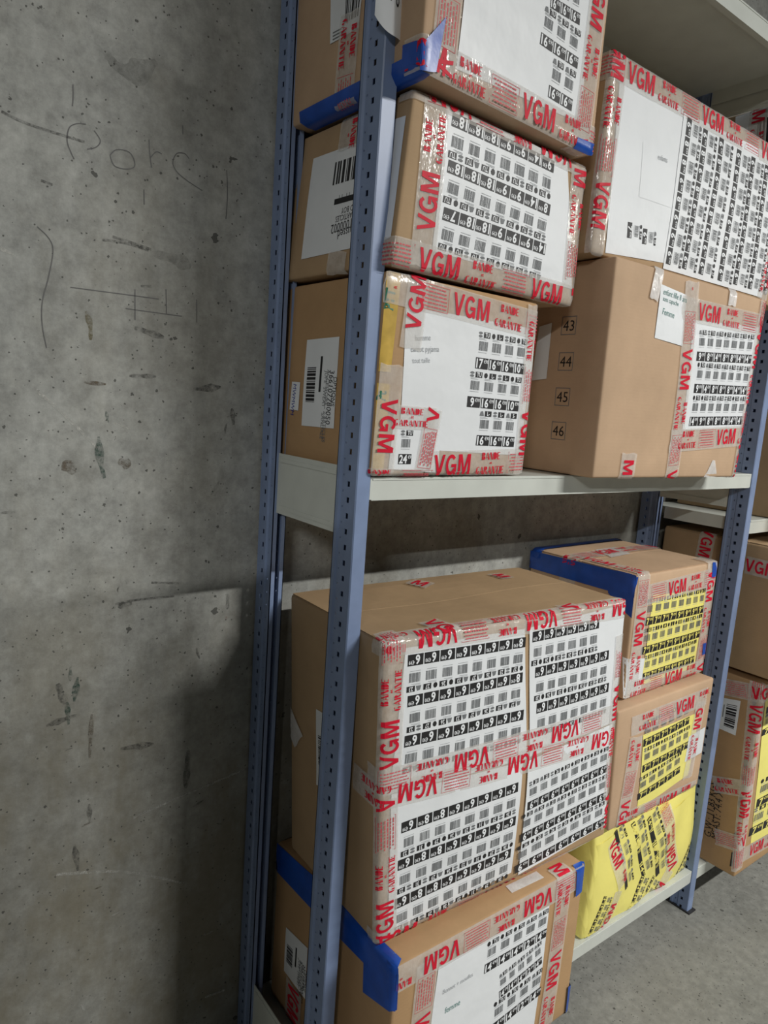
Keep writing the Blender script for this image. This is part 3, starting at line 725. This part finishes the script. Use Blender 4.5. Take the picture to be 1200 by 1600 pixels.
HEAVY = {
    'V': [[(0, 1), (.22, 1), (.48, .28), (.48, 0), (.35, 0)], [(.74, 1), (.96, 1), (.61, 0), (.48, 0), (.48, .28)]],
    'G': _g(),
    'M': [R_(0, 0, .19, 1), R_(.77, 0, .96, 1), [(.19, 1), (.27, 1), (.56, .02), (.40, .02), (.19, .70)], [(.69, 1), (.77, 1), (.77, .70), (.56, .02), (.40, .02)]],
}


def clip(poly, ax, lim, keep_less):
    out = []
    for i, p in enumerate(poly):
        q = poly[i - 1]
        ip, iq = (p[ax] <= lim) == keep_less, (q[ax] <= lim) == keep_less
        if ip != iq:
            t = (lim - q[ax]) / (p[ax] - q[ax])
            out.append((q[0] + (p[0] - q[0]) * t, q[1] + (p[1] - q[1]) * t))
        if ip:
            out.append(p)
    return out


def diced(poly, n=5):
    """Cut a convex letter stroke into small pieces so that it can bend over an edge with its tape."""
    pieces = [poly]
    for ax in (1, 0):
        for k in range(1, n):
            nxt = []
            for p in pieces:
                lo, hi = clip(p, ax, k / n, True), clip(p, ax, k / n, False)
                nxt += [x for x in (lo, hi) if len(x) > 2]
            pieces = nxt
    return pieces


HEAVY = {k: [q for p in v for q in diced(p)] for k, v in HEAVY.items()}
STENCIL = {k: [q for p in v for q in diced(p, 2)] for k, v in STENCIL.items()}


class Print:
    """Flat lettering collected in face coordinates (u, v) with a layer height and an ink."""
    def __init__(s):
        s.v, s.f, s.m, s.inks = [], [], [], []

    def ink(s, name):
        if name not in s.inks:
            s.inks.append(name)
        return s.inks.index(name)

    def poly(s, pts, ink, lay=0):
        b = len(s.v)
        s.v += [(p[0], p[1], lay) for p in pts]
        s.f.append(tuple(range(b, b + len(pts))))
        s.m.append(s.ink(ink))

    def frame(s, o, d, n=None):
        dx, dy = d
        nx, ny = (-dy, dx) if n is None else n
        return lambda x, y: (o[0] + dx * x + nx * y, o[1] + dy * x + ny * y)

    def rect(s, fr, x0, y0, x1, y1, ink, lay=0):
        s.poly([fr(x0, y0), fr(x1, y0), fr(x1, y1), fr(x0, y1)], ink, lay)

    def text(s, fr, x, y, h, t, ink, lay=0, bold=0.0, xs=1.0, center=False):
        gv, gf, gw = glyph(t, bold)
        if center:
            x -= gw * h * xs / 2
        b = len(s.v)
        s.v += [(*fr(x + a * h * xs, y + c * h), lay) for a, c in gv]
        s.f += [tuple(b + i for i in q) for q in gf]
        s.m += [s.ink(ink)] * len(gf)
        return gw * h * xs

    def stencil(s, fr, x, y, h, word, ink, width):
        adv = {'I': .30}
        tot = sum(adv.get(c, .84) for c in word) - .08
        k = width / tot
        for c in word:
            for poly in STENCIL[c]:
                s.poly([fr(x + a * k, y + b * h) for a, b in poly], ink)
            x += adv.get(c, .84) * k


class Box:
    """A carton whose body, tape, sheets and lettering all follow one softly dented, rounded surface."""
    def __init__(s, key, name, label, mat='card', flaps=False, bulge=(.004, .004, .002), r=.006, group=None):
        d = BOX[key]
        s.w, s.d, s.h, s.warp, s.r, s.bulge = d['w'], d['d'], d['h'], d['warp'], r, bulge
        s.seed = sum(map(ord, key))
        s.root = thing(name, label, 'parcel' if 'parcel' in name else 'box', d['o'], math.radians(d['yaw']), group)
        s.flaps = flaps
        s.ntape = 0
        s.wave = None
        s.key = key
        s.mat = mat
        s.body(mat)
        s.items(d['items'])

    def place(s, p, off=0.0):
        dims = (s.w, s.d, s.h)
        q = [min(max(a, s.r), L - s.r) for a, L in zip(p, dims)]
        e = [a - b for a, b in zip(p, q)]
        L = math.sqrt(sum(a * a for a in e)) or 1
        k = (s.r + off) / L
        x, y, z = (b + a * k for a, b in zip(e, q))
        sx, sy, sz = (math.sin(math.pi * min(max(a / D, 0), 1)) for a, D in zip((x, y, z), dims))
        wob = 1 + .5 * math.sin(x * 13 + s.seed) * math.cos(z * 11 + s.seed * 2)
        bf, bl, bt = s.bulge
        dy = -bf * sx * sz * wob * (1 - y / s.d)
        if s.wave:
            dy += s.wave(x, z) * max(0, 1 - y / s.d)
        dxx = -bl * sy * sz * (1 - x / s.w) + bl * sy * sz * (x / s.w)
        dz = bt * sx * sy * max(0, z / s.h) * math.sin(x * 9 + y * 14 + s.seed)
        t, u = min(max(z / s.h, 0), 1), min(max(x / s.w, 0), 1)
        a, b, c, d = s.warp
        x += (a * (1 - t) + c * t) * (1 - u) + (b * (1 - t) + d * t) * u
        return (x + dxx, y + dy, z + dz)

    def point(s, face, u, v):
        w, d, h = s.w, s.d, s.h
        if face == 'front':
            if u < 0: return (0, min(-u, d), min(max(v, 0), h))
            if u > w: return (w, min(u - w, d), min(max(v, 0), h))
            if v > h: return (u, min(v - h, d), h)
            if v < 0: return (u, min(-v, d), 0)
            return (u, 0, v)
        if face == 'left':
            if u > d: return (min(u - d, w), 0, min(max(v, 0), h))
            u = max(u, 0)
            if v > h: return (min(v - h, w), d - u, h)
            if v < 0: return (min(-v, w), d - u, 0)
            return (0, d - u, v)
        if v < 0: return (min(max(u, 0), w), 0, max(h + v, 0))
        if u < 0: return (0, min(v, d), max(h + u, 0))
        if u > w: return (w, min(v, d), max(h - (u - w), 0))
        if v > d: return (u, d, max(h - (v - d), 0))
        return (u, v, h)

    def on(s, face, u, v, off):
        p = s.point(face, u, v)
        if s.flaps and p[2] >= s.h - 1e-6:
            off += .003
        return s.place(p, off)

    def body(s, mat):
        def axis(L, n):
            r = s.r
            return [0, .3 * r, r] + [r + (L - 2 * r) * i / n for i in range(1, n)] + [L - r, L - .3 * r, L]
        w, d, h = s.w, s.d, s.h
        if s.key == 'J':
            s.wave = lambda x, z: -.007 * math.sin(x * 16 + z * 9) * math.sin(math.pi * min(max(z / s.h, 0), 1)) - .003 * math.sin(x * 37 - z * 22)
        X, Y, Z = axis(w, 14), axis(d, 8), axis(h, 12)
        idx, vs_, fs = {}, [], []

        def vid(p):
            k = tuple(round(a, 6) for a in p)
            if k not in idx:
                idx[k] = len(vs_)
                vs_.append(s.place(p))
            return idx[k]

        def grid(A, B, fn, rev):
            for i in range(len(A) - 1):
                for j in range(len(B) - 1):
                    q = [fn(A[i], B[j]), fn(A[i + 1], B[j]), fn(A[i + 1], B[j + 1]), fn(A[i], B[j + 1])]
                    q = [vid(p) for p in q]
                    fs.append(tuple(q[::-1] if rev else q))
        grid(X, Z, lambda a, b: (a, 0, b), False)
        grid(X, Z, lambda a, b: (a, d, b), True)
        grid(Y, Z, lambda a, b: (0, a, b), True)
        grid(Y, Z, lambda a, b: (w, a, b), False)
        grid(X, Y, lambda a, b: (a, b, h), False)
        grid(X, Y, lambda a, b: (a, b, 0), True)
        s.body_obj = link('body', vs_, fs, mat, s.root, True)
        if s.flaps:
            for v0, v1 in ((.004, d / 2 - .0012), (d / 2 + .0012, d - .004)):
                s.slab('flap', 'top', .004, w - .004, v0, v1, .0025, mat)

    def slab(s, name, face, u0, u1, v0, v1, t, mat):
        nu, nv = 12, 5
        vs_, fs = [], []
        for k, off in enumerate((t, 0.0)):
            for j in range(nv + 1):
                for i in range(nu + 1):
                    vs_.append(s.place(s.point(face, u0 + (u1 - u0) * i / nu, v0 + (v1 - v0) * j / nv), off))
        I = lambda k, i, j: k * (nu + 1) * (nv + 1) + j * (nu + 1) + i
        for j in range(nv):
            for i in range(nu):
                fs.append((I(0, i, j), I(0, i + 1, j), I(0, i + 1, j + 1), I(0, i, j + 1)))
        for i in range(nu):
            fs.append((I(1, i, 0), I(1, i + 1, 0), I(0, i + 1, 0), I(0, i, 0)))
            fs.append((I(0, i, nv), I(0, i + 1, nv), I(1, i + 1, nv), I(1, i, nv)))
        for j in range(nv):
            fs.append((I(0, 0, j), I(0, 0, j + 1), I(1, 0, j + 1), I(1, 0, j)))
            fs.append((I(1, nu, j), I(1, nu, j + 1), I(0, nu, j + 1), I(0, nu, j)))
        return link(name, vs_, fs, mat, s.root)

    def sheetoff(s, u, v):
        return .0012 + .0006 * math.sin(u * 31 + v * 17 + s.seed) * math.sin(v * 23 - u * 11)

    def patch(s, name, face, quad, mat, off, parent=None, wr=False, n=None):
        tl, tr, br, bl = quad
        L1 = math.dist(tl, tr)
        L2 = math.dist(tl, bl)
        nu, nv = n or (max(3, min(24, int(L1 / .012))), max(3, min(24, int(L2 / .012))))
        vs_ = []
        for j in range(nv + 1):
            for i in range(nu + 1):
                a, b = i / nu, j / nv
                u, v = (tl[k] * (1 - a) * (1 - b) + tr[k] * a * (1 - b) + br[k] * a * b + bl[k] * (1 - a) * b for k in (0, 1))
                vs_.append(s.on(face, u, v, off + (s.sheetoff(u, v) if wr else 0)))
        fs = [(j * (nu + 1) + i, (j + 1) * (nu + 1) + i, (j + 1) * (nu + 1) + i + 1, j * (nu + 1) + i + 1) for j in range(nv) for i in range(nu)]
        return link(name, vs_, fs, mat, parent or s.root, True)

    def put(s, name, pr, face, base, parent, wr=True):
        if not pr.f:
            return None
        vs_ = [s.on(face, u, v, base + lay * .0003 + (s.sheetoff(u, v) if wr else 0)) for u, v, lay in pr.v]
        return link(name, vs_, pr.f, pr.inks, parent, False, pr.m)

    # ---- a row of price stickers, drawn upright along start -> end
    def stickers(s, pr, row, light, rnd, pitch):
        a, e, prices, sizes, _ = row
        prices, sizes = prices.split(), sizes.split()
        n = len(prices)
        dx, dy = e[0] - a[0], e[1] - a[1]
        L = math.hypot(dx, dy)
        k = L / max(n - 1, 1)
        if n == 1:
            k = min(k, .03)
        dr = (dx / L, dy / L)
        ky = min(max(pitch / 2.06, .42 * k), 1.15 * k) if pitch else k
        for i, t in enumerate(prices):
            o = (a[0] + dx * i / max(n - 1, 1), a[1] + dy * i / max(n - 1, 1)) if n > 1 else a
            fr0 = pr.frame(o, dr)
            fr = lambda x, y, f=fr0: f(x * k, y * ky)
            pr.rect(fr, -.47, -.29, .46, .29, 'black')
            tw = .62 if len(t) > 1 else .36
            gv, gf, gw = glyph(t, .03)
            xs = min(.86, tw / (gw * .46))
            wdt = pr.text(fr, -.42 if len(t) > 1 else -.26, -.23, .46, t, light, 1, .03, xs)
            pr.text(fr, (-.40 if len(t) > 1 else -.24) + wdt + .04, .02, .19, '\u20ac' + ('99' if i % 2 else '90'), light, 1, .012, .75)
            x = -.33
            while x < .30:                                         # barcode
                b = rnd.choice((.02, .02, .035, .05))
                pr.rect(fr, x, .66, x + b, 1.14, 'grey')
                x += b + rnd.choice((.018, .022, .035))
            pr.rect(fr, -.34, .55, .28, .58, 'lightgrey')
            pr.rect(fr, -.36, 1.22, .18, 1.25, 'lightgrey')
            pr.rect(fr, -.36, 1.28, .05, 1.305, 'lightgrey')
            sz = sizes[i % len(sizes)]
            pr.rect(fr, -.04, 1.33, .44, 1.63, 'black')
            pr.text(fr, .2, 1.38, .22, sz, light, 1, .02, .8, True)
            kind = rnd.randrange(3)                                # little garment pictogram
            if kind == 0:
                pr.poly([fr(-.30 + .13 * math.cos(q * .785), 1.48 + .15 * math.sin(q * .785)) for q in range(8)], 'black')
            elif kind == 1:
                for yy in (1.40, 1.56):
                    pr.poly([fr(-.28 + .15 * math.cos(q * .785), yy + .07 * math.sin(q * .785)) for q in range(8)], 'grey')
            else:
                pr.poly([fr(-.42, 1.35), fr(-.1, 1.35), fr(-.16, 1.53), fr(-.2, 1.62), fr(-.36, 1.58)], 'grey')

    def items(s, items):
        rnd = random.Random(s.seed)
        last = s.body_obj
        nsheet = 0
        for it in items:
            kind, face = it[0], it[1]
            if kind == 'sheet':
                lift = .0004 * (nsheet % 4)
                nsheet += 1
                last = s.patch('label_sheet', face, it[2], it[3], lift, wr=True)
                last_lift = lift
                for q, row in enumerate(it[4]):
                    pr = Print()
                    other = [r for r in it[4] if r is not row]
                    pitch = None
                    (ax, ay), (ex, ey) = row[0], row[1]
                    RL = math.hypot(ex - ax, ey - ay)
                    for r in other:                              # distance to the next row on its upper side
                        mx, my = (r[0][0] + r[1][0]) / 2 - (ax + ex) / 2, (r[0][1] + r[1][1]) / 2 - (ay + ey) / 2
                        dd = (-(ey - ay) * mx + (ex - ax) * my) / RL
                        if dd < 0 and q == len(it[4]) - 1 or dd < 0:
                            dd = -dd
                        if dd > .02:
                            pitch = min(pitch or 9, dd)
                    s.stickers(pr, row, 'inkwhite' if it[3] == 'white' else 'inkyellow', rnd, pitch)
                    s.put('price_sticker_row', pr, face, lift + .0004, last)
            elif kind.startswith('label_'):
                last = s.patch('shipping_label', face, it[2], it[3], 0, wr=True)
                last_lift = 0
                s.put('label_print', s.label_print(kind, it[2], rnd), face, .0004, last)
            elif kind == 'tape':
                s.tape(*it[1:])
            elif kind == 'patch':
                nm = {'blue': 'blue_tape', 'yellowtape': 'yellow_tape', 'scrap': 'tape_scrap', 'white': 'sticker', 'blackprint': 'edge_print'}[it[3]]
                s.patch(nm, face, it[2], it[3], {'blue': .0037, 'blackprint': .0005}.get(it[3], .0013))
            elif kind == 'text':
                a, e, t, h, ink = it[2:]
                L = math.dist(a, e)
                pr = Print()
                dr = ((e[0] - a[0]) / L, (e[1] - a[1]) / L)
                pr.text(pr.frame(a, dr), 0, -h / 2, h, t, ink, 0, 0 if ink != 'green' else .03, .8)
                onbox = ink in ('black', 'green', 'penblue')
                s.put('pen_scribble' if ink == 'penblue' else 'carton_print' if onbox else 'handwriting', pr, face, .0016 if onbox else last_lift + .0005, s.body_obj if onbox else last, not onbox)
            elif kind == 'boxnum':
                a, t, h = it[2], it[4], it[5]
                pr = Print()
                fr = pr.frame(a, (1, 0))
                q, b = .0175, .0013
                for r in ((-q, -q, q, -q + b), (-q, q - b, q, q), (-q, -q, -q + b, q), (q - b, -q, q, q)):
                    pr.rect(fr, *r, 'grey')
                pr.text(fr, 0, -h / 2, h, t, 'black', 0, 0, 1, True)
                s.put('size_marking', pr, face, .0006, s.body_obj, False)

    def label_print(s, kind, quad, rnd):
        pr = Print()
        tl, tr, br, bl = quad

        def at(a, b):
            return tuple(tl[k] * (1 - a) * (1 - b) + tr[k] * a * (1 - b) + br[k] * a * b + bl[k] * (1 - a) * b for k in (0, 1))

        def rc(a0, b0, a1, b1, ink, lay=0):
            pr.poly([at(a0, b1), at(a1, b1), at(a1, b0), at(a0, b0)], ink, lay)

        def bars(a0, b0, a1, b1, along, n=24):
            t = 0.0
            while t < 1:
                w = rnd.choice((.6, .6, 1.2, 1.9)) / n
                t2 = min(t + w, 1)
                if along == 'v':
                    rc(a0, b0 + (b1 - b0) * t, a1, b0 + (b1 - b0) * t2, 'black')
                else:
                    rc(a0 + (a1 - a0) * t, b0, a0 + (a1 - a0) * t2, b1, 'black')
                t = t2 + rnd.choice((.5, .7, 1.2)) / n

        def txt(a, b, a2, b2, h, t, ink='black'):
            p, q_ = at(a, b), at(a2, b2)
            L = math.dist(p, q_)
            pr.text(pr.frame(p, ((q_[0] - p[0]) / L, (q_[1] - p[1]) / L)), 0, 0, h, t, ink, 0, 0, .8)
        if kind == 'label_a':
            bars(.10, .32, .38, .72, 'v')
            rc(.50, .20, .56, .60, 'black')
            txt(.66, .36, .63, .75, .009, 'JUPE  SWEAT   SANDALE', 'grey')
            txt(.72, .35, .69, .75, .009, 'ACCESSOIRE - 2 ARTICLES', 'grey')
            txt(.80, .36, .77, .75, .013, '366107780050')
            txt(.92, .43, .89, .72, .010, 'OPTIONS')
        elif kind == 'label_b':
            bars(.52, .12, .98, .34, 'h', 18)
            rc(.60, .485, .98, .54, 'black')
            for x in (.70, .84):
                txt(x + .05, .455, x - .05, .455, .012, 'M', 'grey')
            txt(.98, .585, .6, .595, .009, 'D BOY')
            txt(.98, .65, .5, .665, .009, 'ARTICLES')
            txt(.98, .715, .5, .735, .0145, '1000002')
            txt(.98, .79, .5, .81, .014, 'ussed.')
        elif kind == 'label_c':
            bars(.50, .30, .95, .80, 'h', 14)
            rc(.45, .12, .9, .2, 'black')
            for y in (.85, .9, .95):
                rc(.1, y, .4, y + .02, 'grey')
        else:
            bars(.28, .16, .86, .86, 'v')
            rc(.12, .2, .17, .6, 'grey')
        return pr

    def tape(s, face, a, e, width, phase, kind):
        L = math.dist(a, e)
        dr = ((e[0] - a[0]) / L, (e[1] - a[1]) / L)
        off = .0021 + .00016 * (s.ntape % 8)
        s.ntape += 1
        n, k = max(4, int(L / .008)), 4
        vs_ = []
        for i in range(n + 1):
            for j in range(k + 1):
                t, q = L * i / n, (j / k - .5) * width
                jag = .0015 * math.sin(j * 2.1 + s.ntape) if i in (0, n) else 0
                u, v = a[0] + dr[0] * (t + jag) - dr[1] * q, a[1] + dr[1] * (t + jag) + dr[0] * q
                vs_.append(s.on(face, u, v, off + .0003 * math.sin(t * 90 + j) * math.sin(t * 37)))
        fs = [(i * (k + 1) + j, (i + 1) * (k + 1) + j, (i + 1) * (k + 1) + j + 1, i * (k + 1) + j + 1) for i in range(n) for j in range(k)]
        to = link('packing_tape', vs_, fs, 'scrap' if kind == 'clear' else 'tape', s.root, True)
        if kind == 'clear':
            return
        pr = Print()
        fr = pr.frame(a, dr)
        c = width / .048
        if kind == 'm':
            for poly in HEAVY['M']:
                pr.poly([fr(max(.002, L * .2) + p[0] * .030, -.016 + p[1] * .033) for p in poly], 'red')
            s.put('red_lettering', pr, face, off + .0006, to, False)
            return
        per = .250
        x0 = phase - math.ceil(phase / per) * per
        while x0 < L:
            x = x0
            pr = Print()
            for ch, w in (('V', .026), ('G', .028), ('M', .031)):
                if -.006 < x and x + w < L + .008:
                    for poly in HEAVY[ch]:
                        pr.poly([fr(x + p[0] * w * .94, (-.0165 + p[1] * .034) * c) for p in poly], 'red')
                x += w
            s.put('red_lettering', pr, face, off + .0006, to, False)
            pr = Print()
            xb = x0 + .097
            for word, y, w, dx in (('BANDE', .0065, .046, .012), ('GARANTIE', -.0180, .070, 0)):
                if xb + dx > 0 and xb + dx + w < L + .01:
                    pr.stencil(fr, xb + dx, y * c, .0125 * c, word, 'red', w)
            if 0 < xb + .03 < L - .01:
                pr.text(fr, xb + .032, -.0012, .005, 'et', 'red', 0, .02)
            s.put('red_slogan', pr, face, off + .0006, to, False)
            pr = Print()
            xr = x0 + .176
            if xr > -.01 and xr + .062 < L + .02:
                q = .019 * c
                for r in ((0, -q, .064, -q + .0007), (0, q - .0007, .064, q), (0, -q, .0007, q), (.0633, -q, .064, q)):
                    pr.rect(fr, xr + r[0], r[1], xr + r[2], r[3], 'redlight')
                rr = random.Random(7)
                for ln in range(6):
                    y = q - .006 - ln * .0056 * c
                    xx = .004 + (ln % 2) * .004
                    while xx < .057:
                        ww = rr.choice((.004, .006, .009))
                        pr.rect(fr, xr + xx, y, xr + min(xx + ww, .060), y + .0021, 'redlight')
                        xx += ww + .0016
            s.put('red_small_print', pr, face, off + .0006, to, False)
            x0 += per


wall_marks_later()

# ------------------------------------------------------------------ the cartons
Box('A', 'cardboard_box', 'short taped box with a 24 sticker and yellow tape, under the upside-down stickers box', 'card_gold', bulge=(.004, .002, .002))
Box('B', 'cardboard_box', 'taped box with three rows of upside-down stickers, middle of the upper left stack', 'card', bulge=(.004, .002, .002))
Box('C', 'cardboard_box', 'topmost box of the upper left stack with blue tape round its bottom corner', 'card_light', bulge=(.003, .003, .002))
Box('D', 'cardboard_box', 'large plain brown box printed 43 44 45 46 on its side', 'card_light', bulge=(.004, .004, .002))
Box('E', 'cardboard_box', 'box with sideways price stickers lying on top of the 43 to 46 box', 'card', bulge=(.004, .003, .002))
Box('F', 'cardboard_box', 'biggest box with four white sticker sheets, behind the blue front post', 'card', True, bulge=(.006, .002, .004), r=.008)
Box('G', 'cardboard_box', 'bottom left box with blue taped corners, under the biggest box', 'card_gold', bulge=(.004, .004, .002))
Box('H', 'cardboard_box', 'box with blue taped top edges and a yellow sheet reading 7 and 9', 'card_light', True, bulge=(.003, .003, .002))
Box('I', 'cardboard_box', 'box with a yellow sheet and a blank white tag, below the blue taped box', 'card_light', bulge=(.005, .003, .002))
Box('J', 'wrapped_parcel', 'parcel wrapped in crumpled yellow sticker sheets on the bottom shelf', 'yellow', bulge=(.010, .002, .002), r=.010)
Box('K', 'cardboard_box', 'plain brown box on the higher shelf right of the right post', 'card', bulge=(.004, .004, .002))
Box('L', 'cardboard_box', 'brown box with one red-lettered tape strip, right of the right post', 'card', True, bulge=(.004, .004, .002))
Box('M', 'cardboard_box', 'tall box with printed weight and barcode label, at floor level by the right post', 'card_gold', bulge=(.003, .004, .002))
Box('N', 'cardboard_box', 'dark box with a white label high up behind the right post', 'card', bulge=(.003, .003, .002))


# ------------------------------------------------------------------ paper tag on the front left post
tag = thing('paper_tag', 'curled white paper tag with handwritten 006 hung on the blue front post', 'tag', (0, -.0225, 1.878))
vs_, fs = [], []
NX, NZ = 14, 14


def tagp(a, b, off=0.0):
    u = -.024 + .052 * a                       # runs round the left corner of the post
    bend = max(0, -u) * .9
    zl = .004 + .036 * max(0, .55 - a) ** 2 * 2.2 + (.010 * (a - .82) / .18 if a > .82 else 0)
    z = zl + (.115 - zl) * b
    return (max(u, -.03) * (1 if u > 0 else .75), -.0025 - off - .010 * math.sin(a * 3.0) * (1 - .5 * b) + bend * .3, z)


for j in range(NZ + 1):
    for i in range(NX + 1):
        vs_.append(tagp(i / NX, j / NZ))
fs = [(j * (NX + 1) + i, j * (NX + 1) + i + 1, (j + 1) * (NX + 1) + i + 1, (j + 1) * (NX + 1) + i) for j in range(NZ) for i in range(NX)]
sheet = link('sheet', vs_, fs, 'white', tag, True)
pr = Print()
fr = pr.frame((.14, .42), (1.0, -.16), (.16, 1.0))
for i, ch in enumerate('006'):
    pr.text(fr, i * .21, 0, .25, ch, 'black', 0, 0, .8)
link('handwriting', [tagp(u, v, .0006) for u, v, l in pr.v], pr.f, 'black', sheet)
